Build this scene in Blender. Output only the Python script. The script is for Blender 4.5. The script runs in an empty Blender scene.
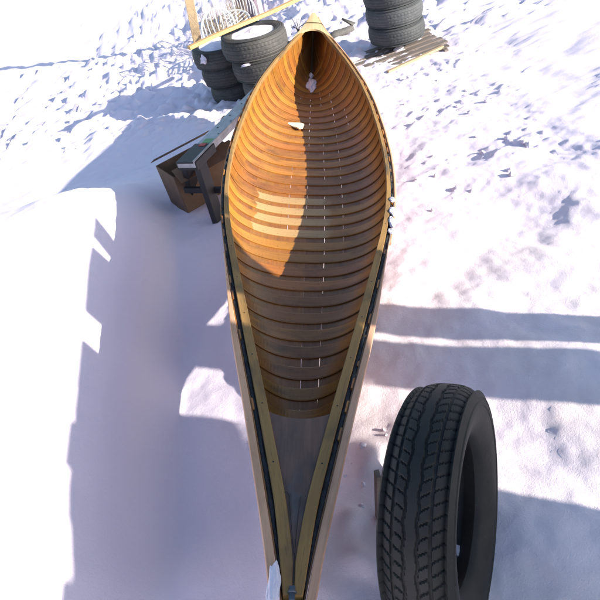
import bpy, math, random
from mathutils import Vector, Matrix, noise
random.seed(7)
C = bpy.context.scene.collection
PI = math.pi

# ---------------------------------------------------------------- helpers
def lerp(a, b, t): return a + (b - a) * t
def sst(a, b, x):
    t = min(1, max(0, (x - a) / (b - a))); return t * t * (3 - 2 * t)
def interp(x, xs, ys):
    if x <= xs[0]: return ys[0]
    for i in range(1, len(xs)):
        if x <= xs[i]:
            return lerp(ys[i-1], ys[i], (x - xs[i-1]) / (xs[i] - xs[i-1]))
    return ys[-1]

class MB:
    """collects vertices / faces / uvs, links them as one mesh object"""
    def __init__(s): s.v = []; s.f = []; s.uv = []; s.sm = []
    def add(s, vs, fs, uvs=None, smooth=False):
        o = len(s.v); s.v += [tuple(p) for p in vs]
        for k, f in enumerate(fs):
            s.f.append(tuple(i + o for i in f)); s.sm.append(smooth)
            s.uv.append(uvs[k] if uvs else [(0, 0)] * len(f))
    def box(s, c, h, M=None):
        c = Vector(c); vs = []
        for z in (-1, 1):
            for x, y in ((-1, -1), (1, -1), (1, 1), (-1, 1)):
                p = Vector((x * h[0], y * h[1], z * h[2]))
                if M is not None: p = M @ p
                vs.append(p + c)
        s.add(vs, [(3, 2, 1, 0), (4, 5, 6, 7), (0, 1, 5, 4), (1, 2, 6, 5), (2, 3, 7, 6), (3, 0, 4, 7)])
    def bar(s, a, b, w, h, up=(0, 0, 1), ext=0):
        a = Vector(a); b = Vector(b); d = (b - a).normalized(); up = Vector(up)
        x = d.cross(up).normalized(); z = x.cross(d)
        M = Matrix((x, d, z)).transposed()
        s.box((a + b) / 2, (w / 2, (b - a).length / 2 + ext, h / 2), M)
    def tube(s, pts, r, n=8, cap=True):
        pts = [Vector(p) for p in pts]; rs = r if isinstance(r, (list, tuple)) else [r] * len(pts)
        vs = []; up = Vector((.13, .21, .97)).normalized(); L = 0; ls = []
        for i, p in enumerate(pts):
            d = (pts[min(i + 1, len(pts) - 1)] - pts[max(i - 1, 0)]).normalized()
            if abs(d.dot(up)) > .95: up = Vector((.97, .1, .1)).normalized()
            x = d.cross(up).normalized(); y = x.cross(d)
            if i: L += (p - pts[i-1]).length
            ls.append(L)
            for k in range(n):
                a = 2 * PI * k / n
                vs.append(p + (x * math.cos(a) + y * math.sin(a)) * rs[i])
        fs = []; uv = []
        for i in range(len(pts) - 1):
            for k in range(n):
                k2 = (k + 1) % n
                fs.append((i * n + k, i * n + k2, (i + 1) * n + k2, (i + 1) * n + k))
                a0 = k / n * .2; a1 = (k + 1) / n * .2
                uv.append([(ls[i], a0), (ls[i], a1), (ls[i+1], a1), (ls[i+1], a0)])
        if cap:
            fs.append(tuple(range(n - 1, -1, -1))); uv.append([(0, 0)] * n)
            fs.append(tuple((len(pts) - 1) * n + k for k in range(n))); uv.append([(0, 0)] * n)
        s.add(vs, fs, uv, True)
    def strip(s, loops, us, closed=True, smooth=False, caps=True):
        """loops: cross-sections (same length) swept along; uv in metres"""
        n = len(loops[0]); vs = [p for l in loops for p in l]; fs = []; uv = []
        m = n if closed else n - 1
        acc = [0]
        for k in range(m): acc.append(acc[-1] + (Vector(loops[len(loops)//2][k]) - Vector(loops[len(loops)//2][(k+1) % n])).length)
        for i in range(len(loops) - 1):
            for k in range(m):
                k2 = (k + 1) % n
                fs.append((i * n + k, i * n + k2, (i + 1) * n + k2, (i + 1) * n + k))
                uv.append([(us[i], acc[k]), (us[i], acc[k+1]), (us[i+1], acc[k+1]), (us[i+1], acc[k])])
        if caps and closed:
            fs.append(tuple(range(n - 1, -1, -1))); uv.append([(0, 0)] * n)
            fs.append(tuple((len(loops) - 1) * n + k for k in range(n))); uv.append([(0, 0)] * n)
        s.add(vs, fs, uv, smooth)
    def build(s, name, mat, parent=None, bevel=0, smooth_angle=None):
        me = bpy.data.meshes.new(name); me.from_pydata(s.v, [], s.f)
        uvl = me.uv_layers.new(name='UVMap'); k = 0
        for f, uv in zip(me.polygons, s.uv):
            for j in range(len(f.vertices)): uvl.data[k].uv = uv[j]; k += 1
        me.polygons.foreach_set('use_smooth', s.sm)
        me.materials.append(mat); me.update()
        o = bpy.data.objects.new(name, me); C.objects.link(o)
        if parent: o.parent = parent
        if bevel:
            b = o.modifiers.new('bevel', 'BEVEL'); b.width = bevel; b.segments = 2; b.limit_method = 'ANGLE'; b.angle_limit = .6
        return o

def tag(o, label, cat, group=None, kind=None):
    if label: o['label'] = label
    if cat: o['category'] = cat
    if group: o['group'] = group
    if kind: o['kind'] = kind
    return o
def empty(name, loc, rotz=0):
    o = bpy.data.objects.new(name, None); C.objects.link(o)
    o.location = loc; o.rotation_euler = (0, 0, rotz); o.empty_display_size = .1
    return o

# ---------------------------------------------------------------- materials
def new_mat(name):
    m = bpy.data.materials.new(name); m.use_nodes = True
    nt = m.node_tree; b = nt.nodes['Principled BSDF']
    return m, nt, b
def nd(nt, t, **k):
    n = nt.nodes.new(t)
    for a, v in k.items():
        if a in n.inputs.keys(): n.inputs[a].default_value = v
        else: setattr(n, a, v)
    return n
def mixc(nt, fac, a, b, mode='MIX'):
    n = nt.nodes.new('ShaderNodeMix'); n.data_type = 'RGBA'; n.blend_type = mode
    for s, v in ((0, fac), (6, a), (7, b)):
        if hasattr(v, 'is_linked') or hasattr(v, 'links'): nt.links.new(v, n.inputs[s])
        elif v is not None: n.inputs[s].default_value = v if s == 0 else (*v, 1)
    return n.outputs[2]
def mth(nt, op, a, b=0., c=None, clamp=False):
    n = nt.nodes.new('ShaderNodeMath'); n.operation = op; n.use_clamp = clamp
    for i, v in enumerate((a, b, c)):
        if v is None: continue
        if hasattr(v, 'links'): nt.links.new(v, n.inputs[i])
        else: n.inputs[i].default_value = v
    return n.outputs[0]
def ramp(nt, fac, a, b):
    n = nt.nodes.new('ShaderNodeMapRange'); n.inputs[1].default_value = a; n.inputs[2].default_value = b
    nt.links.new(fac, n.inputs[0]); return n.outputs[0]

def wood(name, c1, c2, dark, rough=.5, coat=0., island=True, vary=.35, coords='UV', gscale=1., dirt=.5, dirtcol=(.05, .035, .025), patch=None, pores=.5):
    m, nt, b = new_mat(name); L = nt.links.new
    tc = nd(nt, 'ShaderNodeTexCoord'); src = tc.outputs[coords]
    geo = nd(nt, 'ShaderNodeNewGeometry'); oi = nd(nt, 'ShaderNodeObjectInfo')
    rnd = geo.outputs['Random Per Island'] if island else oi.outputs['Random']
    off = nd(nt, 'ShaderNodeVectorMath', operation='SCALE'); off.inputs[0].default_value = (17, 31, 7); L(rnd, off.inputs['Scale'])
    add = nd(nt, 'ShaderNodeVectorMath', operation='ADD'); L(src, add.inputs[0]); L(off.outputs[0], add.inputs[1])
    mp = nd(nt, 'ShaderNodeMapping'); mp.inputs['Scale'].default_value = (3 * gscale, 90 * gscale, 90 * gscale); L(add.outputs[0], mp.inputs[0])
    g = nd(nt, 'ShaderNodeTexNoise', Scale=1., Detail=6., Roughness=.65, Distortion=.4); L(mp.outputs[0], g.inputs['Vector'])
    mp2 = nd(nt, 'ShaderNodeMapping'); mp2.inputs['Scale'].default_value = (6, 14, 14); L(add.outputs[0], mp2.inputs[0])
    g2 = nd(nt, 'ShaderNodeTexNoise', Scale=1., Detail=3.); L(mp2.outputs[0], g2.inputs['Vector'])
    col = mixc(nt, ramp(nt, g.outputs[0], .3, .7), c1, c2)
    col = mixc(nt, mth(nt, 'MULTIPLY', ramp(nt, g2.outputs[0], .5, .75), dirt), col, dark)
    # fine pores
    mp3 = nd(nt, 'ShaderNodeMapping'); mp3.inputs['Scale'].default_value = (18, 420, 420); L(add.outputs[0], mp3.inputs[0])
    g3 = nd(nt, 'ShaderNodeTexNoise', Scale=1., Detail=2.); L(mp3.outputs[0], g3.inputs['Vector'])
    col = mixc(nt, mth(nt, 'MULTIPLY', ramp(nt, g3.outputs[0], .58, .75), pores), col, dark)
    hsv = nd(nt, 'ShaderNodeHueSaturation'); L(col, hsv.inputs['Color'])
    L(mth(nt, 'ADD', 1 - vary / 2, mth(nt, 'MULTIPLY', rnd, vary)), hsv.inputs['Value'])
    L(mth(nt, 'ADD', .492, mth(nt, 'MULTIPLY', mth(nt, 'FRACT', mth(nt, 'MULTIPLY', rnd, 7.3)), .016)), hsv.inputs['Hue'])
    col = hsv.outputs[0]
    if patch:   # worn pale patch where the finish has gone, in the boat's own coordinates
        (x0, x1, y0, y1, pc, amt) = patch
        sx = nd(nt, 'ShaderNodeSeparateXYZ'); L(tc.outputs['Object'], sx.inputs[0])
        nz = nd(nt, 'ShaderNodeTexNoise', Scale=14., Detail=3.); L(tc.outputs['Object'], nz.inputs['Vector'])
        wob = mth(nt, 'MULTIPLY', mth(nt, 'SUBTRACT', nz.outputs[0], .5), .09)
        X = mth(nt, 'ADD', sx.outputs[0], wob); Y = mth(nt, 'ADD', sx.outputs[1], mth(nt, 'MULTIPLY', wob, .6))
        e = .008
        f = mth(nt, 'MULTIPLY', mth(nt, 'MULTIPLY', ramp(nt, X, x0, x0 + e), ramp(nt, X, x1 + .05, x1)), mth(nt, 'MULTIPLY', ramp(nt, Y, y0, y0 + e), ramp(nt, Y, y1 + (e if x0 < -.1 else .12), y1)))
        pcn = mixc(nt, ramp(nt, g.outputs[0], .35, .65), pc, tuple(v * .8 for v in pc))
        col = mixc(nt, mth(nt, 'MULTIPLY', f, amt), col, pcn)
    L(col, b.inputs['Base Color'])
    rr = mth(nt, 'ADD', rough, mth(nt, 'MULTIPLY', mth(nt, 'SUBTRACT', g2.outputs[0], .5), .3)); L(rr, b.inputs['Roughness'])
    b.inputs['Coat Weight'].default_value = coat; b.inputs['Coat Roughness'].default_value = .25
    bp = nd(nt, 'ShaderNodeBump', Strength=.25, Distance=.0015); L(g.outputs[0], bp.inputs['Height']); L(bp.outputs[0], b.inputs['Normal'])
    return m

def plain(name, col, rough=.5, metal=0., bump=0., bscale=60., vary=.25, col2=None, nscale=8.):
    m, nt, b = new_mat(name); L = nt.links.new
    tc = nd(nt, 'ShaderNodeTexCoord'); nz = nd(nt, 'ShaderNodeTexNoise', Scale=nscale, Detail=6., Roughness=.6); L(tc.outputs['Object'], nz.inputs['Vector'])
    c2 = col2 or tuple(v * (1 - vary) for v in col)
    L(mixc(nt, ramp(nt, nz.outputs[0], .35, .65), col, c2), b.inputs['Base Color'])
    b.inputs['Roughness'].default_value = rough; b.inputs['Metallic'].default_value = metal
    if bump:
        n2 = nd(nt, 'ShaderNodeTexNoise', Scale=bscale, Detail=5.); L(tc.outputs['Object'], n2.inputs['Vector'])
        bp = nd(nt, 'ShaderNodeBump', Strength=bump, Distance=.004); L(n2.outputs[0], bp.inputs['Height']); L(bp.outputs[0], b.inputs['Normal'])
    return m

def snow_mat(name, tint=True):
    m, nt, b = new_mat(name); L = nt.links.new
    geo = nd(nt, 'ShaderNodeNewGeometry')
    P = geo.outputs['Position']
    n1 = nd(nt, 'ShaderNodeTexNoise', Scale=2.2, Detail=5., Roughness=.6); L(P, n1.inputs['Vector'])
    n2 = nd(nt, 'ShaderNodeTexNoise', Scale=45., Detail=6., Roughness=.7); L(P, n2.inputs['Vector'])
    n3 = nd(nt, 'ShaderNodeTexNoise', Scale=420., Detail=3., Roughness=.7); L(P, n3.inputs['Vector'])
    col = (.93, .83, .94)
    if tint:
        sx = nd(nt, 'ShaderNodeSeparateXYZ'); L(P, sx.inputs[0])
        # trodden, slightly dirty snow along the right side of the boat
        dx = ramp(nt, sx.outputs[0], -.15, .15); dy = ramp(nt, sx.outputs[1], 3.1, 2.1)
        f = mth(nt, 'MULTIPLY', mth(nt, 'MULTIPLY', dx, dy), mth(nt, 'ADD', .35, mth(nt, 'MULTIPLY', ramp(nt, n1.outputs[0], .4, .62), .65)))
        c = mixc(nt, f, col, (.91, .79, .80))
        c = mixc(nt, mth(nt, 'MULTIPLY', ramp(nt, n2.outputs[0], .68, .8), .10), c, (.62, .55, .5))
    else:
        c = mixc(nt, n1.outputs[0], col, (.90, .83, .92))
    L(c, b.inputs['Base Color'])
    b.inputs['Roughness'].default_value = .65
    b.inputs['Specular IOR Level'].default_value = .35
    b.inputs['Subsurface Weight'].default_value = .0
    n4 = nd(nt, 'ShaderNodeTexNoise', Scale=150., Detail=4., Roughness=.8); L(P, n4.inputs['Vector'])
    h = mth(nt, 'ADD', mth(nt, 'ADD', n2.outputs[0], mth(nt, 'MULTIPLY', n4.outputs[0], .6)), mth(nt, 'MULTIPLY', n3.outputs[0], .5))
    bp = nd(nt, 'ShaderNodeBump', Strength=.7, Distance=.007); L(h, bp.inputs['Height']); L(bp.outputs[0], b.inputs['Normal'])
    return m

M_snow = snow_mat('snow_ground'); M_snow2 = snow_mat('snow_piece', False)
CED1, CED2, CEDD = (.40, .160, .026), (.28, .105, .018), (.09, .037, .012)
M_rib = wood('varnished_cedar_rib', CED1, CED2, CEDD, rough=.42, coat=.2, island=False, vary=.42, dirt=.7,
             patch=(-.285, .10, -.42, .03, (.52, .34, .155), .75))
M_plank = wood('varnished_cedar_plank', (.29, .112, .021), (.205, .076, .016), (.075, .032, .012), rough=.45, coat=.2, vary=.3, dirt=.5)
M_inwale = wood('weathered_ash', (.37, .195, .062), (.25, .13, .045), (.07, .055, .038), rough=.7, vary=.2, dirt=1., island=False)
M_outwale = wood('bare_tan_wood', (.64, .38, .235), (.54, .30, .175), (.30, .17, .10), rough=.6, vary=.1, dirt=.6, island=False)
M_deck_near = wood('weathered_dark_deck', (.20, .11, .088), (.13, .075, .062), (.075, .06, .058), rough=.85, vary=.1, dirt=.9, island=False, gscale=.8, patch=(-.020, -.036, -2.42, -2.14, (.15, .17, .20), .5))
M_deck_far = wood('pale_deck', (.62, .46, .25), (.52, .36, .18), (.32, .2, .1), rough=.55, vary=.1, dirt=.4, island=False)
M_stem = wood('dark_stem', (.17, .10, .06), (.12, .075, .05), (.05, .04, .035), rough=.6, vary=.1, island=False)
M_lumber = wood('yellow_lumber', (.66, .42, .15), (.56, .33, .11), (.38, .2, .07), rough=.6, vary=.1, coords='UV', dirt=.5)
M_grey = wood('grey_weathered_wood', (.25, .21, .18), (.17, .14, .12), (.08, .065, .055), rough=.8, vary=.4, coords='Object', dirt=.7)
M_dlog = wood('dark_weathered_wood', (.13, .125, .12), (.07, .065, .06), (.03, .03, .03), rough=.8, vary=.3, coords='Object', dirt=.7)
M_tan = wood('tan_boards', (.5, .38, .22), (.4, .29, .16), (.2, .14, .09), rough=.75, vary=.3, coords='Object', dirt=.6)
M_card = plain('brown_cardboard', (.20, .12, .075), .85, bump=.2, bscale=20, vary=.25)
M_black = plain('black_plastic', (.022, .022, .025), .5, bump=.15, vary=.3)
M_dark = plain('dark_metal', (.03, .032, .036), .45, .6)
M_steel = plain('grey_galvanised_metal', (.52, .53, .54), .45, .35, bump=.1, vary=.35, nscale=14)
M_blue = plain('blue_plastic', (.22, .33, .62), .5)
M_white = plain('white_enamel', (.8, .8, .78), .4, vary=.12)
M_purple = plain('mauve_plastic', (.20, .16, .20), .5)
M_brush = plain('dry_brush', (.36, .29, .19), .9, vary=.5)
M_tack = plain('dull_brass_tack', (.16, .09, .04), .4, .7)
M_ring = plain('dull_blue_grey_metal', (.10, .12, .15), .5, .5)
M_cord = plain('dark_cord', (.06, .055, .03), .8)
M_green = plain('green_sticker', (.25, .5, .2), .6); M_red = plain('red_sticker', (.6, .1, .08), .6)

def rubber(name, col, dust, amt):
    m, nt, b = new_mat(name); L = nt.links.new
    tc = nd(nt, 'ShaderNodeTexCoord'); n1 = nd(nt, 'ShaderNodeTexNoise', Scale=9., Detail=8., Roughness=.7); L(tc.outputs['Object'], n1.inputs['Vector'])
    n2 = nd(nt, 'ShaderNodeTexNoise', Scale=90., Detail=4.); L(tc.outputs['Object'], n2.inputs['Vector'])
    oi = nd(nt, 'ShaderNodeObjectInfo')
    f = mth(nt, 'MULTIPLY', ramp(nt, n1.outputs[0], .35, .75), amt)
    c = mixc(nt, f, col, dust)
    c = mixc(nt, mth(nt, 'MULTIPLY', ramp(nt, n2.outputs[0], .7, .82), .3), c, (.3, .28, .26))
    hsv = nd(nt, 'ShaderNodeHueSaturation'); L(c, hsv.inputs['Color']); L(mth(nt, 'ADD', .8, mth(nt, 'MULTIPLY', oi.outputs['Random'], .4)), hsv.inputs['Value'])
    L(hsv.outputs[0], b.inputs['Base Color']); b.inputs['Roughness'].default_value = .72
    bp = nd(nt, 'ShaderNodeBump', Strength=.3, Distance=.002); L(n2.outputs[0], bp.inputs['Height']); L(bp.outputs[0], b.inputs['Normal'])
    return m
M_tyre = rubber('dusty_tyre_rubber', (.038, .038, .037), (.085, .08, .072), .8)
M_tyre2 = rubber('grey_tyre_rubber', (.045, .05, .054), (.085, .09, .092), .7)
M_tyre3 = rubber('black_tyre_rubber', (.008, .008, .008), (.026, .024, .022), .8)

# ---------------------------------------------------------------- snow ground
def ground_h(x, y):
    z = interp(y, [-6, 0, 1, 2, 3.5, 5, 6.2, 9, 14, 400], [.68, .68, .66, .565, .36, .21, .17, .05, .05, .0])
    fx = sst(-.66, -1.15, x) * sst(5.2, 3.0, y) * sst(-14, -3, x)
    z += fx * .66                                                    # added bank on the left, raised to catch sun above the shadows
    z -= .16 * sst(.05, -.45, x) * sst(-1.5, -.65, x) * sst(.95, 1.35, y) * sst(3.3, 2.4, y)
    z += .06 * sst(.22, .0, abs(x + .2)) * sst(1.25, .8, y) * sst(-.5, .3, y)    # hump the bow rests on
    z += .20 * sst(6.6, 8.6, y) * sst(.3, 1.2, x) * sst(3.2, 1.6, x)   # drift behind the far stacks
    p = Vector((x, y, 0))
    near = sst(40, 12, abs(y) + abs(x))
    z += (noise.fractal(p * .7, 1, 2, 3) * .05 + noise.fractal(p * 3.1 + Vector((5, 2, 1)), 1, 2, 3) * .012) * near
    r = sst(.15, .5, x + .16 * y - .1)          # right side is trodden
    lump = noise.fractal(p * 9 + Vector((3, 8, 2)), .8, 2, 4)
    z += lump * (.004 + .004 * r + .006 * sst(4.5, 5.5, y)) * near
    # chunky clods
    z += noise.noise(p * 2.6 + Vector((4, 4, 4))) * .035 * r * near
    c = noise.noise(p * 13 + Vector((1, 7, 3)))
    clod = sst(.05, .35, noise.noise(p * 1.9 + Vector((2, 6, 1)))) * sst(2.6, 3.4, y) * sst(6.4, 5.2, y) * sst(.6, 1.0, x)
    dd, _pts = noise.voronoi(p * 8 + Vector((noise.noise(p * 9), noise.noise(p * 9 + Vector((3, 3, 3))), 0)) * .6)
    z += (.5 - min(.5, dd[0])) * .07 * clod * (1 if noise.noise(p * 3 + Vector((8, 8, 0))) > -.1 else .4) + max(0, c - .3) * .05 * clod
    z += noise.noise(Vector((x * 3.2 + .5 * y, y * 11, 3))) * .0045 * near * (1 - r)
    far_l = sst(5.6, 6.6, y) * sst(14, 9, y)
    z += (abs(noise.noise(p * 4.2 + Vector((7, 3, 1)))) - .2) * .10 * far_l + max(0, noise.noise(p * 10) - .15) * .10 * far_l
    z += max(0, noise.noise(p * 6.5 + Vector((9, 1, 4))) - .06) * .16 * sst(1.5, .9, y) * sst(-.16, .0, x) * sst(.34, .16, x)
    z += noise.noise(p * .12) * .5 * sst(14, 60, abs(y) + abs(x))
    return z
def axis(a, b, step, far, gr=1.06):
    xs = [a + i * step for i in range(int((b - a) / step) + 1)]
    s = step; hi = [xs[-1]]; lo = [xs[0]]
    while hi[-1] < far: s *= gr; hi.append(hi[-1] + s)
    s = step
    while lo[-1] > -far: s *= gr; lo.append(lo[-1] - s)
    return lo[:0:-1] + xs + hi[1:]
gx = axis(-1.3, 2.0, .014, 420); gy = axis(.45, 6.6, .016, 420, 1.035)
gv = [(x, y, ground_h(x, y)) for y in gy for x in gx]; W_ = len(gx)
gf = [(j * W_ + i, j * W_ + i + 1, (j + 1) * W_ + i + 1, (j + 1) * W_ + i) for j in range(len(gy) - 1) for i in range(W_ - 1)]
me = bpy.data.meshes.new('snow_ground'); me.from_pydata(gv, [], gf); me.polygons.foreach_set('use_smooth', [True] * len(gf)); me.materials.append(M_snow)
go = bpy.data.objects.new('snow_ground', me); C.objects.link(go); go['kind'] = 'structure'

# ---------------------------------------------------------------- canoe
L_ = 4.9
EX = Vector((0.94524903, -0.21418074, -0.24623337)); UU = Vector((0.21388705, 0.97644935, -0.02826637)); NN = Vector((0.24648853, -0.02594737, 0.96879830))
ORG = Vector((-0.24505325, 0.60025303, 1.03716419))
BASE = (0, 2.45, -.31)          # boat coordinates (across, along, up) of the root
def cw(x, s, h): return ORG + EX * x + UU * s + NN * h
Rm = Matrix((EX, UU, NN)).transposed()
canoe = empty('canoe', cw(*BASE)); canoe.rotation_euler = Rm.to_euler()
tag(canoe, 'long open wooden canoe with varnished orange cedar ribs lying on the snow', 'canoe')
SS = [0, .05, .16, .3, .47, .67, .9, 1.18, 1.45, 1.69, 1.86, 2.05, 2.26, 2.49, 2.82, 3.19, 3.53, 3.89, 4.19, 4.49, 4.71, 4.9]
WW = [.024, .031, .050, .079, .115, .158, .211, .274, .332, .380, .408, .430, .444, .449, .439, .413, .368, .290, .204, .106, .050, .012]
def smoothW():
    xs = [i * .05 for i in range(99)]; ys = [interp(x, SS, WW) for x in xs]
    for _ in range(3): ys = [ys[0]] + [(ys[i-1] + 2 * ys[i] + ys[i+1]) / 4 for i in range(1, 98)] + [ys[-1]]
    return xs, ys
_xs, _ys = smoothW()
def Wp(s):
    i = min(97, max(0, int(s / .05))); t = s / .05 - i
    def g(k): return _ys[min(98, max(0, k))]
    a, b, c, d = g(i-1), g(i), g(i+1), g(i+2)
    return max(.006, b + .5 * t * (c - a + t * (2 * a - 5 * b + 4 * c - d + t * (3 * (b - c) + d - a))))
def sheer(s): return .10 * abs(2 * s / L_ - 1) ** 2.6
def keel(s):
    t = abs(2 * s / L_ - 1); q = max(0, (t - .80) / .20)
    return -.30 + (.30 + sheer(s) - .02) * (1 - math.sqrt(max(0, 1 - min(1, q) ** 2.6)))
def sect(s, v):
    """hull skin: s along, v in -1..1 round the girth; returns point and inward 2-D normal"""
    def P(v):
        t = abs(2 * s / L_ - 1); p = 1.30 + 1.35 * (1 - t ** 1.7)
        a = abs(v) * PI / 2
        # spread the samples so girth steps are even
        x = math.sin(a) ** (2 / p) * Wp(s); c = math.cos(a) ** (2 / p) if a < PI / 2 - 1e-6 else 0
        top = sheer(s) - .010
        return math.copysign(x, v) if v else 0., top - (top - keel(s)) * c
    return P(v)
NG = 96
def girth(s):
    """arc-length resampled half girth table"""
    pts = [sect(s, (i / 160) ) for i in range(161)]
    acc = [0]
    for i in range(160): acc.append(acc[-1] + math.hypot(pts[i+1][0] - pts[i][0], pts[i+1][1] - pts[i][1]))
    return pts, acc
def gpoint(tab, g):
    """g in -1..1 fraction of half girth"""
    pts, acc = tab; L = abs(g) * acc[-1]
    lo, hi = 0, 160
    while hi - lo > 1:
        m = (lo + hi) // 2
        if acc[m] <= L: lo = m
        else: hi = m
    t = (L - acc[lo]) / max(1e-9, acc[hi] - acc[lo])
    x = lerp(pts[lo][0], pts[hi][0], t); z = lerp(pts[lo][1], pts[hi][1], t)
    dx = pts[hi][0] - pts[lo][0]; dz = pts[hi][1] - pts[lo][1]; l = math.hypot(dx, dz) or 1
    nx, nz = -dz / l, dx / l            # inward for the right half
    if abs(g) < .06:
        k = abs(g) / .06; nx *= k; nz = math.sqrt(max(0, 1 - nx * nx))
    if g < 0: x = -x; nx = -nx
    return x, z, nx, nz
def loc(x, s, h): return (x - BASE[0], s - BASE[1], h - BASE[2])

# planking: strakes with hairline gaps where they have shrunk apart
pl = MB()
stations = [i * L_ / 150 for i in range(151)]
tabs = {s: girth(s) for s in stations}
NS = 6                                      # strakes each side
gaps = []
rg = random.Random(3)
for k in range(-NS, NS):
    g0 = k / NS; g1 = (k + 1) / NS
    # g0 seam opens over some lengths
    runs = []
    s = .6
    while s < 4.2:
        a = s + rg.uniform(.05, .5); b = a + rg.uniform(.15, .9); runs.append((a, b, rg.choice((.0001, .0004, .0006, .0009, .0012)))); s = b
    gaps.append(runs)
def gap_w(k, s):
    if k < 0 or k >= len(gaps) or not (-1 <= k - NS <= 3): return 0.00003
    for a, b, w in gaps[k]:
        if a < s < b: return w
    return .00003
for k in range(2 * NS):
    loops = []; us = []
    for s in stations:
        tb = tabs[s]; half = tb[1][-1]
        ga = (k - NS) / NS; gb = (k + 1 - NS) / NS
        wa = gap_w(k, s) / max(.05, half) if k > 0 else 0
        wb = gap_w(k + 1, s) / max(.05, half) if k < 2 * NS - 1 else 0
        ga += wa; gb -= wb
        inn = []; out = []
        for j in range(7):
            g = lerp(ga, gb, j / 6)
            x, z, nx, nz = gpoint(tb, g)
            out.append(loc(x, s, z)); inn.append(loc(x + nx * .004, s, z + nz * .004))
        loops.append(inn + out[::-1]); us.append(s)
    pl.strip(loops, us, closed=True, smooth=False)
planking = pl.build('planking', M_plank, canoe)

# ribs
def rib(s0, wid=.058):
    mb = MB(); loops = []; us = []; n = 56; T = .006
    tb0 = girth(s0); hl = tb0[1][-1]
    cols = []
    for e, d in ((-.5, .0042), (-.5, .0042 + T * .72), (-.42, .0042 + T), (.42, .0042 + T), (.5, .0042 + T * .72), (.5, .0042)):
        cols.append((e, d))
    tbs = {}; tip = (rg.uniform(-.006, .007), rg.uniform(-.006, .007))
    for i in range(n + 1):
        g = -1 + 2 * i / n
        w = wid * (1 - .22 * abs(g) ** 2)
        ring = []
        for e, d in cols:
            s = s0 + e * w
            ks = round(s, 4)
            if ks not in tbs: tbs[ks] = girth(s)
            x, z, nx, nz = gpoint(tbs[ks], g)
            # rib ends stick up a touch between the gunwales
            z2 = z + nz * d + (tip[0 if g < 0 else 1] if abs(g) == 1 else 0)
            ring.append(loc(x + nx * d, s, z2))
        loops.append(ring); us.append(g * hl)
    mb.strip(loops, us, closed=True, smooth=False); nf = len(mb.f)
    for gg in (-.93, -.8, -.66, -.52, -.38, -.24, -.1, .1, .24, .38, .52, .66, .8, .93):
        for e in (-.27, .27):
            g = gg + rg.uniform(-.012, .012) + .02 * (e > 0); sx = s0 + e * wid * (1 - .22 * g * g); tb = girth(sx)
            x, z, nx, nz = gpoint(tb, g); lift = .0042 + T + .0003
            c_ = Vector(loc(x + nx * lift, sx, z + nz * lift)); t1 = Vector((-nz, 0, nx)); t2 = Vector((0, 1, 0))
            mb.add([c_ + (t1 * math.cos(a * PI / 3) + t2 * math.sin(a * PI / 3)) * .0021 for a in range(6)], [tuple(range(6))])
    o = mb.build('rib', M_rib, canoe); o.data.materials.append(M_tack)
    for f in o.data.polygons[nf:]: f.material_index = 1
    for f in o.data.polygons: f.use_smooth = False
    return o
s = .87 - .112 * 3
ribs = []
while s < 4.47:
    if s > .40: ribs.append(s); rib(s + rg.uniform(-.006, .006), .070 if 1 < s < 4 else .062)
    s += .112

# inwales, outwales
def rail(name, mat, side, s0, s1, a, b, top, bot, fade=None, n=120):
    mb = MB(); loops = []; us = []
    for i in range(n + 1):
        s = lerp(s0, s1, i / n); w = Wp(s); z = sheer(s)
        o1 = a(s); o2 = b(s)                # offsets from the planking line, outward positive
        x1 = max(.0025, w + o1); x2 = max(x1 + .004, w + o2)
        if fade: x2 = lerp(x1 + .002, x2, fade(s))
        ch = .002
        ring = [(x1, z + bot), (x1, z + top - ch), (x1 + ch, z + top), (x2 - ch, z + top), (x2, z + top - ch), (x2, z + bot)]
        if side < 0: ring = [(-x, zz) for x, zz in ring[::-1]]
        loops.append([loc(x, s, zz) for x, zz in ring]); us.append(s)
    mb.strip(loops, us, closed=True)
    return mb.build(name, mat, canoe)
def in_w(s): return .032 * lerp(1, .62, sst(1.0, 2.4, s))
def gapw(s): return lerp(.007, .020, sst(0.02, .35, s)) * lerp(1, .85, sst(1.2, 2.0, s)) * lerp(1, .3, sst(4.4, 4.8, s))
for sd in (-1, 1):
    rail('inwale', M_inwale if True else None, sd, .04, 4.83, lambda s: -gapw(s) - in_w(s), lambda s: -gapw(s), .003, -.024)
    rail('outwale', M_outwale, sd, .0, 1.5 if sd < 0 else 1.62, lambda s: .0015, lambda s: .0245, .0, -.026,
         fade=lambda s: sst(1.6, .9, s), n=60)
# the far third of the right-hand rail and the strake edge on both sides
rail('outwale', M_outwale, 1, 1.62, 4.80, lambda s: .0015, lambda s: .0115, -.003, -.022, n=90)
# ragged canvas bits behind each inwale, near black for the slot's shade too
M_slot_shade_canvas = plain('canvas_and_slot_shade', (.035, .04, .05), .8, bump=.3, col2=(.018, .018, .02), nscale=40)
for sd in (-1, 1):
    mb = MB(); loops = []; us = []
    for i in range(261):
        s = lerp(.06, 2.5, i / 260); w = Wp(s); g = gapw(s); q = Vector((s * 16, sd * 4., 2.))
        h = noise.noise(q) * .010 + noise.noise(q * 4) * .005; h2 = noise.noise(q + Vector((0, 5, 0))) * .010
        x1 = w - g - .002; x2 = w - .003 - .003 * (.5 + noise.noise(q * 2)); z = sheer(s)
        ring = [(sd * x1, z - .015 + h2), (sd * (x1 + x2) / 2, z - .009 + h), (sd * x2, z - .011 + h)]
        loops.append([loc(x, s, zz) for x, zz in ring] + [loc(x, s, zz - .004) for x, zz in ring[::-1]]); us.append(s)
    mb.strip(loops, us, smooth=True); mb.build('canvas_slot_shade', M_slot_shade_canvas, canoe)
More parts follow.
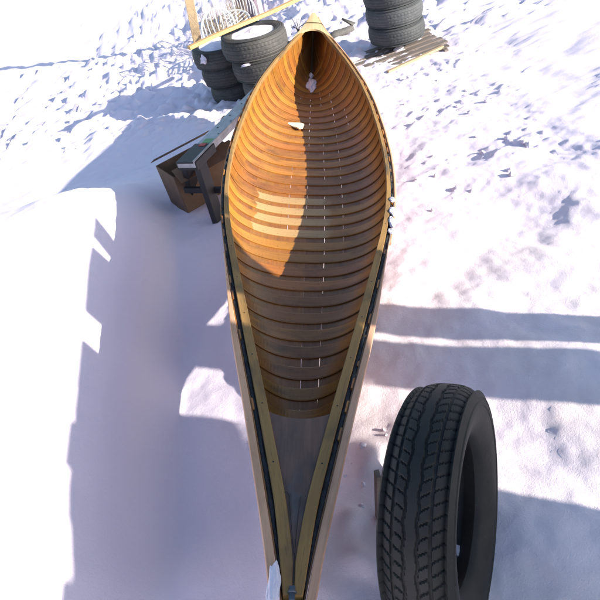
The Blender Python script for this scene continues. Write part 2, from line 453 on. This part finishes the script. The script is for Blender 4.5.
# screws along the inwales
for sd in (-1, 1):
    s = .42
    while s < 2.2:
        mb = MB(); w = Wp(s) - gapw(s) - in_w(s) * .5; z = sheer(s) + .0032
        mb.add([loc(sd * w + .0028 * math.cos(a * PI / 4), s + .0028 * math.sin(a * PI / 4), z) for a in range(8)] + [loc(sd * w + .0028 * math.cos(a * PI / 4), s + .0028 * math.sin(a * PI / 4), z - .003) for a in range(8)],
               [tuple(range(8))] + [(a, a + 8, (a + 1) % 8 + 8, (a + 1) % 8) for a in range(8)])
        mb.build('screw', M_dark, canoe); s += .224

# decks
def deck(name, mat, s_tip, s_edge, arch, inset=lambda s: gapw(s) + in_w(s) - .001, T=.013, crown=.006, ex=2.2):
    mb = MB(); n = 28; m = 14; top = []; 
    sgn = 1 if s_edge > s_tip else -1
    for i in range(n + 1):
        row = []
        for j in range(m + 1):
            c = -1 + 2 * j / m
            edge = s_edge - sgn * arch * (1 - abs(c) ** ex)
            s = lerp(s_tip, edge, i / n)
            w = max(.003, Wp(s) - inset(s)); x = c * w
            row.append((x, s, sheer(s) - .003 + crown * (1 - c * c) * min(1, w / .05)))
        top.append(row)
    vs = [loc(*p) for r in top for p in r] + [loc(p[0], p[1], p[2] - T) for r in top for p in r]; K = (n + 1) * (m + 1)
    fs = []; uv = []
    def q(*ids):
        fs.append(ids); uv.append([(vs[k][1], vs[k][0]) for k in ids])
    for i in range(n):
        for j in range(m):
            a = i * (m + 1) + j; b = a + 1; c = b + m + 1; d = a + m + 1
            q(a, b, c, d); q(K + d, K + c, K + b, K + a)
    for i in range(n):
        for j in (0, m):
            a = i * (m + 1) + j; d = a + m + 1; q(a, d, K + d, K + a)
    for j in range(m):
        for i in (0, n):
            a = i * (m + 1) + j; q(a, a + 1, K + a + 1, K + a)
    mb.add(vs, fs, uv)
    return mb.build(name, mat, canoe)
dn = deck('deck', M_deck_near, .06, .615, .03); dn['label'] = 'dark weathered bow deck nearest the camera'
df = deck('deck', M_deck_far, 4.86, 4.34, .16, inset=lambda s: .004, crown=.004, ex=3.2); df['label'] = 'small pale stern deck at the far tip'
df.location = (0, 0, .006)
# cord tied across the far deck
mb = MB(); pts = []
for i in range(13):
    c = -1 + 2 * i / 12; w = Wp(4.62) + .013
    pts.append(loc(c * w, 4.62 + .006 * math.cos(c * 2), sheer(4.62) + .012 - .02 * abs(c) ** 6))
mb.tube(pts, .0028, 6); mb.build('cord', M_cord, canoe)
# seam and split in the near deck
mb = MB()
for pts in ([(-.001, .07), (.0, .12), (.002, .18), (.006, .25), (.012, .31)], [(-.001, .14), (-.008, .20), (-.017, .28), (-.019, .31), (-.026, .322), (-.034, .320)]):
    mb.tube([loc(x, s, sheer(s) - .003 + .0050 - 14 * x * x * .0) for x, s in pts], [.0007, .0010, .0011, .0010, .0008, .0005][:len(pts)], 5)
mb.build('split', M_dark, canoe)
# stems
for sd in (0, 1):
    mb = MB(); loops = []; us = []
    for i in range(25):
        t = i / 24
        q = t; tt = .80 + .20 * q; tt = min(tt, .9995)
        s = (1 - tt) / 2 * L_ if sd == 0 else L_ - (1 - tt) / 2 * L_
        w = .011; z = keel(s)
        e = -.012 if sd == 0 else .012
        k = t ** 2
        ring = [(-w, s + e * k, z - .012 * (1 - k)), (w, s + e * k, z - .012 * (1 - k)), (w, s - e * 1.6 * k, z + .014), (-w, s - e * 1.6 * k, z + .014)]
        loops.append([loc(*p) for p in ring]); us.append(t)
    mb.strip(loops, us, closed=True); mb.build('stem', M_stem, canoe)
# little bow fitting at the near tip
mb = MB(); z = sheer(.04)
mb.box(loc(-.002, .045, z + .002), (.007, .016, .004)); mb.tube([loc(-.002 + .009 * math.cos(a * PI / 6), .045, z + .005 + .011 * math.sin(a * PI / 6)) for a in range(7)], .003, 6)
mb.build('bow_ring', M_ring, canoe, bevel=.002)

# ---------------------------------------------------------------- snow pieces and chip
def clump(name, center, size, label, seed, group=None, cat='snow', flat=.6, rot=None, res=3, rough=.35, mat=None):
    import bmesh
    bm = bmesh.new(); bmesh.ops.create_icosphere(bm, subdivisions=res, radius=1)
    for v in bm.verts:
        d = noise.fractal(v.co * 1.5 + Vector((seed * 3.1, seed, 0)), 1.1, 2, 5)
        v.co *= 1 + rough * d
        if v.co.z < 0: v.co.z *= .4
        v.co = Vector((v.co.x * size[0], v.co.y * size[1], v.co.z * size[2]))
    me = bpy.data.meshes.new(name); bm.to_mesh(me); bm.free()
    me.polygons.foreach_set('use_smooth', [True] * len(me.polygons)); me.materials.append(mat or M_snow2)
    o = bpy.data.objects.new(name, me); C.objects.link(o); o.location = center
    o.rotation_euler = rot or (0, 0, 0)
    tag(o, label, cat, group); return o
def on_hull(x, s, lift=.012):
    tb = girth(s); best = None
    for i in range(201):
        g = -1 + i / 100
        p = gpoint(tb, g)
        if best is None or abs(p[0] - x) < best[0]: best = (abs(p[0] - x), p)
    p = best[1]
    return cw(p[0] + p[2] * lift, s, p[1] + p[3] * lift)
eu = Rm.to_euler()
clump('snow_clump', on_hull(.006, 4.25), (.040, .12, .022), 'long grey-white snow lump deep in the far end of the canoe', 31, rot=eu, rough=.42, res=5)
clump('snow_clump', on_hull(-.005, 4.42, .02), (.016, .035, .03), 'small snow lump just beyond the long one in the far canoe tip', 2, rot=eu, rough=.5)
for k, (x, s) in enumerate(((.425, 1.98), (.418, 1.87), (.405, 1.78), (.398, 1.70))):
    clump('snow_clump', cw(x - .012, s, .006), (.013 + .004 * (k % 2), .022 + .014 * (k % 3), .009), 'little melting snow lump on the right gunwale of the canoe', 5 + k, 'snow lumps on the right gunwale', rot=eu, rough=.3, res=4)
clump('snow_clump', cw(-.045, .055, sheer(.05) + .000), (.015, .060, .012), 'white snow wedged on the near tip of the canoe', 14, rot=eu, rough=.28, res=5)
# pale wood chip on the ribs
mb = MB()
prof = [(-.085, .012), (-.04, .034), (.012, .042), (.05, .030), (.062, -.03), (.04, -.048), (-.02, -.026)]
n = len(prof)
mb.add([(x, y, .004 + .004 * math.sin(x * 30)) for x, y in prof] + [(x, y, -.003) for x, y in prof], [tuple(range(n)), tuple(range(2 * n - 1, n - 1, -1))] + [(k, k + n, (k + 1) % n + n, (k + 1) % n) for k in range(n)])
M_chip = plain('pale_chip', (.74, .70, .55), .7, vary=.15, nscale=30)
ch = mb.build('wood_chip', M_chip); ch.location = on_hull(-.10, 3.44, .020); ch.rotation_euler = Rm.to_euler(); ch.rotation_euler.rotate_axis('Z', -.35)
tag(ch, 'small pale chip lying on the ribs at the edge of the shadow', 'chip')

rc = random.Random(12)
crumb = None
for k in range(46):
    if k < 20: x, y = rc.uniform(-.10, .16), rc.uniform(.78, 1.35)
    else: x, y = rc.uniform(.75, 1.9), rc.uniform(2.7, 5.6)
    zc = rc.uniform(.5, 1.5) * (.009 if k < 20 else .022)
    if crumb is None:
        crumb = clump('snow_crumb', (0, 0, 0), (1, .8, .7), 'loose crumb of snow lying on the trodden snow right of the canoe', 40, 'snow crumbs right of the canoe', rough=.5, res=3); c_ = crumb
    else: c_ = crumb.copy(); C.objects.link(c_)
    c_.location = (x, y, ground_h(x, y) + zc * .1); c_.scale = (zc, zc * rc.uniform(.7, 1.3), zc); c_.rotation_euler = (rc.uniform(-.4, .4), rc.uniform(-.4, .4), rc.uniform(0, 6))

# ---------------------------------------------------------------- tyres
def tyre_mesh(name, r, w, na, nc, deep, mat, zig=26):
    """lathe about z with a real tread relief; w = width"""
    prof = []                                  # (radius, z, tread coordinate or None)
    ri = r * .60; hw = w / 2
    prof += [(ri, -hw * .62, None), (ri + .012, -hw * .74, None), (lerp(ri, r, .30), -hw * .93, None), (lerp(ri, r, .52), -hw * 1.0, None), (lerp(ri, r, .60), -hw * 1.0, None), (lerp(ri, r, .62), -hw * 1.0 - .003, None), (lerp(ri, r, .68), -hw * .99 - .003, None), (lerp(ri, r, .70), -hw * .985, None), (lerp(ri, r, .76), -hw * .98, None), (lerp(ri, r, .77), -hw * .98 - .002, None), (lerp(ri, r, .79), -hw * .97 - .002, None), (lerp(ri, r, .90), -hw * .90, None)]
    for i in range(nc + 1):
        c = -1 + 2 * i / nc
        prof.append((r - .05 * r * abs(c) ** 4.5 - .006 * c * c, c * hw * .80, c))
    prof += [(a, -b, None) for a, b, _ in prof[:12][::-1]]
    prof += [(ri - .004, hw * .45, None), (ri + .03, 0, None), (ri - .004, -hw * .45, None)]   # hollow inside
    vs = []; n = len(prof)
    for k in range(na):
        th = 2 * PI * k / na
        for (R, z, c) in prof:
            if c is not None:
                d = 0
                zz = .035 * math.asin(math.sin(th * zig)) / (PI / 2)
                for cc in (-.62, -.22, .22, .62):
                    if abs(c - cc - zz * (1 if abs(cc) < .5 else .3)) < .05: d = deep
                ph = (th * zig * 2 / (2 * PI) + c * 1.4 * (1 if c > 0 else -1)) % 1
                if ph < .16 and abs(c) > .26: d = max(d, deep * .85)
                R -= d
            vs.append((R * math.cos(th), R * math.sin(th), z))
    fs = [(k * n + j, ((k + 1) % na) * n + j, ((k + 1) % na) * n + (j + 1) % n, k * n + (j + 1) % n) for k in range(na) for j in range(n)]
    me = bpy.data.meshes.new(name); me.from_pydata(vs, [], fs); me.materials.append(mat)
    me.polygons.foreach_set('use_smooth', [True] * len(fs)); me.update(); me.set_sharp_from_angle(angle=.6) if hasattr(me, 'set_sharp_from_angle') else None
    return me
tm_front = tyre_mesh('tyre', .325, .205, 260, 26, .005, M_tyre)
tm_back = tyre_mesh('tyre', .30, .19, 220, 24, .005, M_tyre)
tm_right = tyre_mesh('tyre', .29, .175, 260, 26, .004, M_tyre2)
def put_tyre(me, loc_, label, group, tilt=(0, 0), spin=0):
    o = bpy.data.objects.new('tyre', me); C.objects.link(o)
    o.location = loc_; o.rotation_euler = (tilt[0], tilt[1], spin); tag(o, label, 'tyre', group); return o
ord_ = ['topmost', 'second', 'third', 'bottom']
for k in range(4):
    put_tyre(tm_front, (.31 + .045 * k, 6.08 - .03 * k, .70 - .205 * k), ['grey tyre with snow in its hollow, topmost of the front left stack', 'second tyre from the top of the front left stack', 'third tyre from the top of the front left stack', 'lowest tyre of the front left stack, mostly behind the canoe'][k], 'front left stack of tyres', (.02 * (k - 1), .05 - .02 * k), k * 1.1)
for k in range(3):
    put_tyre(tm_back, (-.03 + .035 * k, 6.52 - .02 * k, .565 - .19 * k), ['dark tyre, topmost of the rear left stack', 'middle tyre of the rear left stack', 'dark tyre at the base of the rear left stack, on the snow'][k], 'rear left stack of tyres', (.0, .04), k * .9)
for k in range(4):
    put_tyre(tm_right, (1.77 - .09 * (k == 3), 6.28 + .01 * k, .345 + .177 * k), ['bottom tyre of the right stack, resting on the pallet', 'second tyre up in the right stack', 'third tyre up in the right stack', 'topmost tyre of the right stack, pushed a little to the left'][k], 'right stack of tyres', (.01, .03), k * .7)
# snow lying on the stacks
def snow_disc(cx, cy, cz, r, lab, seed, name='snow_patch'):
    mb = MB(); nr, na = 14, 48; vs = [(0, 0, .03)]
    for i in range(1, nr + 1):
        for k in range(na):
            th = 2 * PI * k / na; rr = r * i / nr * (1 + .05 * noise.noise(Vector((math.cos(th) * 2, math.sin(th) * 2, seed))))
            z = .016 * (1 - (i / nr) ** 4) + .035 * noise.noise(Vector((rr * math.cos(th) * 9, rr * math.sin(th) * 9, seed))) * (1 - (i / nr) ** 4)
            if i == nr: z = -.02
            vs.append((rr * math.cos(th), rr * math.sin(th), z))
    fs = [(0, 1 + k, 1 + (k + 1) % na) for k in range(na)]
    for i in range(nr - 1):
        for k in range(na):
            a = 1 + i * na + k; b = 1 + i * na + (k + 1) % na; fs.append((a, a + na, b + na, b))
    fs.append(tuple(1 + (nr - 1) * na + k for k in range(na))[::-1])
    mb.add(vs, fs, None, True); o = mb.build(name, M_snow2); o.location = (cx, cy, cz); o.rotation_euler = (0, .05, 0)
    tag(o, lab, 'snow'); return o
snow_disc(.30, 6.07, .775, .245, 'flat white snow filling the top of the front left tyre stack', 3.3)
snow_disc(-.03, 6.52, .645, .26, 'snow on top of the rear left tyre stack', 8.3)
snow_disc(1.68, 6.31, .955, .25, 'snow on top of the right tyre stack', 5.1)
clump('snow_clump', (-.22, 6.26, .60), (.03, .03, .05), 'bit of snow stuck to the side of the rear left tyres', 21, rough=.6)
clump('snow_clump', (.16, 5.80, .595), (.05, .03, .012), 'sliver of snow caught between the upper front left tyres', 22, rough=.4)

# big black tyre standing close by on the right
tn = tyre_mesh('tyre', .337, .175, 600, 64, .005, M_tyre3, zig=34)
ya, tl = -.538, .096
ax = Vector((math.cos(ya) * math.cos(tl), math.sin(ya) * math.cos(tl), math.sin(tl)))
nt_ = bpy.data.objects.new('tyre', tn); C.objects.link(nt_)
sh_c = Vector((.148, .851, .62 + .337))
nt_.location = sh_c + ax * .072
nt_.rotation_euler = ax.to_track_quat('Z', 'Y').to_euler()
tag(nt_, 'big black tyre standing upright close to the camera at the lower right', 'tyre')
# short weathered stake beside it
mb = MB(); mb.bar((.030, 1.02, .60), (.068, .985, .955), .016, .03, up=(0, 1, 0)); st = mb.build('wood_stake', M_grey, bevel=.003)
tag(st, 'short weathered grey stake standing against the big black tyre', 'stake')

# ---------------------------------------------------------------- pallet under the right stack
pr = empty('wooden_pallet', (1.66, 6.13, .095), .12); pr.rotation_euler = (0.02, -.02, .10)
tag(pr, 'grey weathered slatted pallet in the snow beneath the right tyre stack', 'pallet')
for k in range(6):
    mb = MB(); mb.box((.02 * (k % 2), -.30 + k * .105, .085), (.47 + .02 * (k % 3), .034, .008)); mb.build('slat', M_grey, pr, bevel=.002)
for k in range(3):
    mb = MB(); mb.box((-.42 + k * .42, -.04, .035), (.022, .33, .040)); mb.build('stringer', M_grey, pr, bevel=.002)
mb = MB(); mb.bar((1.45, 5.62, ground_h(1.45, 5.62) + .01), (2.10, 5.86, ground_h(2.10, 5.86) + .035), .035, .022)
bt = mb.build('wood_batten', M_tan, bevel=.002); tag(bt, 'thin tan batten lying on the snow in front of the slatted pallet', 'batten')

# ---------------------------------------------------------------- sawhorse and box
A = Vector((-.46, 3.74, .76)); B = Vector((.26, 4.90, .70)); D = (B - A).normalized(); side = Vector((D.y, -D.x, 0)).normalized()
sh = empty('sawhorse', ((A + B) / 2).to_tuple()[:2] + (.3,)); Bs = Vector(sh.location)
tag(sh, 'folding sawhorse with grey metal top and black legs tucked under the canoe', 'sawhorse')
def rel(p): return tuple(Vector(p) - Bs)
mb = MB(); mb.bar(rel(A), rel(B), .145, .035)
mb.bar(rel(A + side * .066 + Vector((0, 0, .022))), rel(B + side * .066 + Vector((0, 0, .022))), .012, .03); tb = mb.build('top_rail', M_steel, sh, bevel=.003)
for k in range(9):
    mb = MB(); p = A.lerp(B, .24 + k * .075) + side * (.03 if k % 2 else -.03) + Vector((0, 0, .0176)); q = Vector(rel(p))
    mb.add([q + Vector((.009 * math.cos(a * PI / 5), .009 * math.sin(a * PI / 5), .001)) for a in range(10)], [tuple(range(10))])
    mb.build('bolt_hole', M_dark, sh)
mb = MB(); mb.bar(rel(A.lerp(B, .0) + Vector((0, 0, -.004))), rel(A.lerp(B, .20) + Vector((0, 0, -.004))), .160, .06); mb.build('end_cap', M_black, sh, bevel=.004)
mb = MB(); mb.bar(rel(A.lerp(B, .215) + Vector((0, 0, .018))), rel(A.lerp(B, .26) + Vector((0, 0, .018))), .07, .004); mb.build('green_sticker', M_green, sh)
mb = MB(); mb.bar(rel(A.lerp(B, .17) + Vector((0, 0, .028))), rel(A.lerp(B, .195) + Vector((0, 0, .028))), .05, .004); mb.build('red_sticker', M_red, sh)
mb = MB(); mb.bar(rel(A.lerp(B, .52) + side * .10 + Vector((0, 0, -.03))), rel(A.lerp(B, .74) + side * .10 + Vector((0, 0, -.03))), .05, .09); mb.build('blue_bracket', M_blue, sh, bevel=.004)
for t in (.06, .92):
    for sg in (-1, 1):
        p = A.lerp(B, t); f = p + side * sg * .27 + D * (.20 if t < .5 else -.05)
        f.z = ground_h(f.x, f.y) - .02
        if t < .5 and sg > 0: f = Vector((-.385, 3.68, ground_h(-.385, 3.68) - .02))
        mb = MB(); mb.bar(rel(p + side * sg * .05), rel(f), .045, .10, up=D); mb.build('leg', M_black, sh, bevel=.004)
    mb = MB(); p = A.lerp(B, t); 
    a_ = p + side * .16; b_ = p - side * .16; a_.z = b_.z = .52
    mb.bar(rel(a_), rel(b_), .03, .04); mb.build('spreader', M_black, sh, bevel=.003)
# brown cardboard box under it
bx = empty('cardboard_box', (-.44, 4.19, ground_h(-.44, 4.19) - .01), .45)
tag(bx, 'brown cardboard box in the shade under the grey sawhorse', 'box')
mb = MB(); w, d, h = .25, .15, .33
for c, hh in (((0, -d, h / 2), (w, .003, h / 2)), ((0, d, h / 2), (w, .003, h / 2)), ((-w, 0, h / 2), (.003, d - .003, h / 2)), ((w, 0, h / 2), (.003, d - .003, h / 2)), ((0, 0, .003), (w - .003, d - .003, .003))): mb.box(c, hh)
mb.build('box_body', M_card, bx)
for sg in (-1, 1):
    mb = MB(); mb.box((0, sg * (d + .055), h + .02), (w - .004, .065, .002), Matrix.Rotation(-sg * .5, 3, 'X')); mb.build('flap', M_card, bx)
# small lath leaning on the far-left snow by the sawhorse
mb = MB(); mb.bar((-.46, 4.62, ground_h(-.46, 4.62) + .12), (-.16, 5.15, ground_h(-.16, 5.15) + .22), .03, .018)
lt = mb.build('wood_lath', M_tan, bevel=.002); tag(lt, 'short tan lath lying beside the grey top of the sawhorse', 'lath')

# ---------------------------------------------------------------- long yellow plank over the stack
mb = MB(); pts = []
a = Vector((-.30, 5.82, .885)); b = Vector((.98, 6.53, .845)); d = (b - a).normalized(); sd_ = Vector((d.y, -d.x, 0)).normalized()
loops = []; us = []
for i in range(15):
    p = a.lerp(b, i / 14) + Vector((0, 0, .006 * math.sin(i * .5)))
    w, h = .026, .016
    loops.append([p + sd_ * w - Vector((0, 0, h)), p + sd_ * w + Vector((0, 0, h)), p - sd_ * w + Vector((0, 0, h)), p - sd_ * w - Vector((0, 0, h))]); us.append(i * .1)
mb.strip(loops, us); pk = mb.build('yellow_plank', M_lumber, bevel=.003); tag(pk, 'long yellow strip of lumber laid across the top of the front left tyre stack', 'plank')
mb = MB(); mb.bar((.06, 6.33, .80), (.17, 6.07, .875), .035, .02); bl = mb.build('wood_block', M_lumber, bevel=.002); tag(bl, 'short brown offcut lying square across the long yellow lumber', 'offcut')

# ---------------------------------------------------------------- white garden chairs, post, tub, brush behind the tyres
def wire_chair(loc_, rz, label, group):
    t = empty('garden_chair', loc_, rz); tag(t, label, 'chair', group)
    R_ = .21
    pts = [(-R_, 0, 0)] + [(-R_, 0, .10 + i * .08) for i in range(5)] + [(-R_ * math.cos(a * PI / 12), 0, .46 + R_ * 1.0 * math.sin(a * PI / 12)) for a in range(13)] + [(R_, 0, .42 - i * .08) for i in range(5)] + [(R_, 0, 0)]
    mb = MB(); mb.tube(pts, .014, 8); mb.build('back_hoop', M_white, t)
    mb = MB()
    for k in range(-3, 4):
        x = k * .055; top = .46 + math.sqrt(max(0, R_ ** 2 - x * x)) - .01
        mb.tube([(x, 0, .36), (x + .012 * math.sin(k), 0, (.36 + top) / 2), (x, 0, top)], .006, 6)
    mb.build('back_spindles', M_white, t)
    mb = MB(); mb.tube([(R_ * math.cos(a * PI / 12), -.21 + .20 * math.sin(a * PI / 12), .35) for a in range(25)], .012, 8)
    for k in range(-3, 4): mb.tube([(k * .055, -.21 - .19 * math.sqrt(1 - (k * .26) ** 2), .35), (k * .055, -.21 + .19 * math.sqrt(1 - (k * .26) ** 2), .35)], .006, 6)
    mb.build('seat', M_white, t)
    for sx in (-1, 1):
        mb = MB(); mb.tube([(sx * .15, -.35, .345), (sx * .18, -.40, 0)], .012, 8); mb.build('leg', M_white, t)
    return t
wire_chair((.02, 7.75, .02), .25, 'white wire garden chair with round hooped back behind the rear left tyres', 'white garden chairs')
c2 = wire_chair((.42, 8.75, .03), -.9, 'white wire garden chair tipped sideways at the top edge beside the mauve tub', 'white garden chairs'); c2.rotation_euler = (.25, .35, -.9)
mb = MB()
loops = []; us = []
for i in range(14):
    z = i * .13; w = .06 + .006 * noise.noise(Vector((i, 0, 0)))
    loops.append([(-w, -w * .7, z), (w, -w * .7, z), (w * .9, w * .7, z), (-w * .9, w * .7, z)]); us.append(z)
mb.strip(loops, us); po = mb.build('wooden_post', M_tan, bevel=.006); po.location = (-.33, 8.75, -.05); po.rotation_euler = (0, .13, 0); tag(po, 'tan weathered wooden post standing in the snow at the far left', 'post')
mb = MB()
loops = []
for r, z in ((.16, 0), (.19, .30), (.205, .30), (.205, .33), (.185, .33), (.15, .04)):
    loops.append([(r * math.cos(k * PI / 16), r * math.sin(k * PI / 16), z) for k in range(32)])
mb.strip(loops, list(range(6))); tu = mb.build('plastic_tub', M_purple); tu.location = (.52, 9.35, .08); tag(tu, 'dull mauve plastic tub in the snow at the top edge', 'tub')
for f in tu.data.polygons: f.use_smooth = False
mb = MB(); mb.bar((.66, 9.1, -.05), (.68, 9.12, .62), .06, .05, up=(0, 1, 0)); wp = mb.build('white_stake', M_white, bevel=.004); tag(wp, 'white painted stake beside the mauve tub', 'stake')
# dry brush
rb = random.Random(5)
def brush(cx, cy, n, hgt, spread, label, group=None):
    mb = MB()
    for i in range(n):
        a = rb.uniform(0, 2 * PI); r = rb.uniform(0, spread); x = cx + r * math.cos(a); y = cy + r * math.sin(a); z0 = ground_h(x, y) - .02
        hh = hgt * rb.uniform(.5, 1); lx, ly = rb.uniform(-.35, .35) * hh, rb.uniform(-.3, .3) * hh
        pts = [(x + lx * t ** 1.5 + .01 * rb.uniform(-1, 1), y + ly * t ** 1.5, z0 + hh * t) for t in (0, .35, .7, 1)]
        mb.tube(pts, [.004, .0035, .0025, .001], 4)
        for j in range(3):
            t = rb.uniform(.3, .9); q = Vector((x + lx * t ** 1.5, y + ly * t ** 1.5, z0 + hh * t)); e = q + Vector((rb.uniform(-.08, .08), rb.uniform(-.08, .08), rb.uniform(.02, .1)))
            mb.tube([q, e], [.002, .0008], 4)
    o = mb.build('dry_bush', M_brush); return tag(o, label, 'bush', group)
brush(.0, 8.25, 70, .62, .25, 'dry tan twiggy bush showing through the hooped white chair')
brush(.30, 9.0, 40, .5, .2, 'small dry bush at the top edge left of the mauve tub')

# grey broken log, twig plant beyond the canoe tip
t0 = Vector((1.18, 7.02, ground_h(1.18, 7.02) + .03)); t1 = Vector((1.50, 7.12, ground_h(1.50, 7.12) + .05))
mb = MB(); mb.tube([t0, t0.lerp(t1, .3) + Vector((0, 0, .01)), t0.lerp(t1, .7) + Vector((0, 0, -.005)), t1], [.035, .05, .045, .035], 12)
mb.tube([t0.lerp(t1, .85), t1 + Vector((.02, 0, .03)), t1 + Vector((-.10, .03, .12))], [.03, .03, .012], 8)
lg = mb.build('broken_log', M_dlog); tag(lg, 'grey broken branch stub lying in the snow just right of the far canoe tip', 'log')
mb = MB()
zz = ground_h(.92, 7.45)
for k in range(9):
    a = k * .7; e = Vector((.92 + .08 * math.cos(a), 7.45 + .08 * math.sin(a), zz + .10 + .03 * (k % 4)))
    mb.tube([(.92, 7.45, zz - .02), (.92 + .02 * math.cos(a), 7.45, zz + .07), e], [.006, .005, .002], 5)
    if k % 2: mb.tube([e, e + Vector((.03 * math.cos(a + 1), .03 * math.sin(a + 1), -.03))], [.004, .001], 5)
pw = mb.build('weed_stalk', M_dark); tag(pw, 'small dark dried weed poking up just left of the far canoe tip', 'weed')

# ---------------------------------------------------------------- added board fence, out of frame right, shaped to shade the boat
fx = 2.6
fe = empty('added_shade_fence', (fx, -.3, .5)); tag(fe, 'unseen fence of uneven boards added on the right to shade the canoe', 'fence')
def brd(y0, y1, z0, z1, cut=0):
    mb = MB(); t = .012
    v = [(-t, y0, z0), (-t, y1, z0 - 0), (-t, y1, z1), (-t, y0, z1)]
    if cut: v[1] = (-t, y1, z0 + cut)
    v2 = [(t, y, z) for _, y, z in v]
    off = Vector((fx, -.3, .5))
    v = [Vector((fx + x, y, z)) - off for x, y, z in v + v2]
    mb.add(v, [(0, 1, 2, 3), (7, 6, 5, 4), (0, 4, 5, 1), (1, 5, 6, 2), (2, 6, 7, 3), (3, 7, 4, 0)])
    mb.build('board', M_grey, fe)
TOP = 2.43
brd(.49, .70, .3, TOP); brd(.362, .487, 1.64, TOP); brd(.14, .36, .3, 1.66); brd(.14, .36, 1.87, TOP)
brd(-.34, -.06, 1.74, TOP)
mb = MB(); o_ = Vector((fx, -.3, .5)); v = [Vector((fx + dx, yy, zz)) - o_ for dx in (-.03, -.012) for yy, zz in ((.60, 1.80), (.66, 1.80), (1.02, TOP), (.80, TOP))]
mb.add(v, [(0, 1, 2, 3), (7, 6, 5, 4), (0, 4, 5, 1), (1, 5, 6, 2), (2, 6, 7, 3), (3, 7, 4, 0)]); mb.build('board', M_grey, fe)
y = -.343
while y > -1.9:
    y2 = y - .2; brd(y2 + .003, y, .3, TOP + .02 * math.sin(y * 9)); y = y2
mb = MB(); mb.box((.03, .57, 1.66), (.016, .47, .13)); mb.build('shade_fence_rail', M_grey, fe)
mb = MB(); mb.box((.05, -.75, .55), (.02, 1.2, .05)); mb.build('shade_fence_rail', M_grey, fe)
for yy in (-1.2, .30, .0):
    if yy == 0: continue
    mb = MB(); mb.box((.11, yy + .3, .7), (.04, .045, 1.25)); mb.build('shade_fence_post', M_grey, fe)

# ---------------------------------------------------------------- camera, light, sky
phi, roll = math.radians(40), math.radians(17)
Rc = Matrix(((0.95630476, -0.29237170, 0.0), (-0.18793291, -0.61470085, 0.76604444), (-0.22396972, -0.73257194, -0.64278761)))
cam = bpy.data.cameras.new('camera'); co = bpy.data.objects.new('camera', cam); C.objects.link(co)
cam.lens = 36; cam.sensor_width = 36; cam.sensor_fit = 'HORIZONTAL'; cam.clip_end = 2000; cam.clip_start = .02
X = Rc @ Vector((1, 0, 0)); Y = Rc @ Vector((0, -1, 0)); Z = Rc @ Vector((0, 0, -1))
M4 = Matrix((X, Y, Z)).transposed().to_4x4(); M4.translation = Vector((0, 0, 2.5)); co.matrix_world = M4
bpy.context.scene.camera = co
S = (EX * 1 - UU * .4 + NN * .70).normalized()
sl = bpy.data.lights.new('sun', 'SUN'); sl.energy = 5.0; sl.angle = math.radians(.5); sl.color = (1, .93, .83)
so = bpy.data.objects.new('sun', sl); C.objects.link(so); so.rotation_euler = S.to_track_quat('Z', 'Y').to_euler(); so.location = (6, -3, 6)
wd = bpy.data.worlds.new('World'); bpy.context.scene.world = wd; wd.use_nodes = True
nt = wd.node_tree; bg = nt.nodes['Background']; sky = nt.nodes.new('ShaderNodeTexSky'); sky.sky_type = 'NISHITA'; sky.sun_disc = False
sky.sun_elevation = math.asin(S.z); sky.sun_rotation = math.atan2(S.x, S.y); sky.air_density = 1.0; sky.dust_density = .6
nt.links.new(sky.outputs[0], bg.inputs[0]); bg.inputs[1].default_value = .115
sc = bpy.context.scene
sc.view_settings.view_transform = 'Standard'; sc.view_settings.look = 'None'; sc.view_settings.exposure = 1.05; sc.view_settings.gamma = 1
try: sc.view_settings.use_curve_mapping = False
except Exception: pass
sc.cycles.max_bounces = 8; sc.cycles.diffuse_bounces = 5
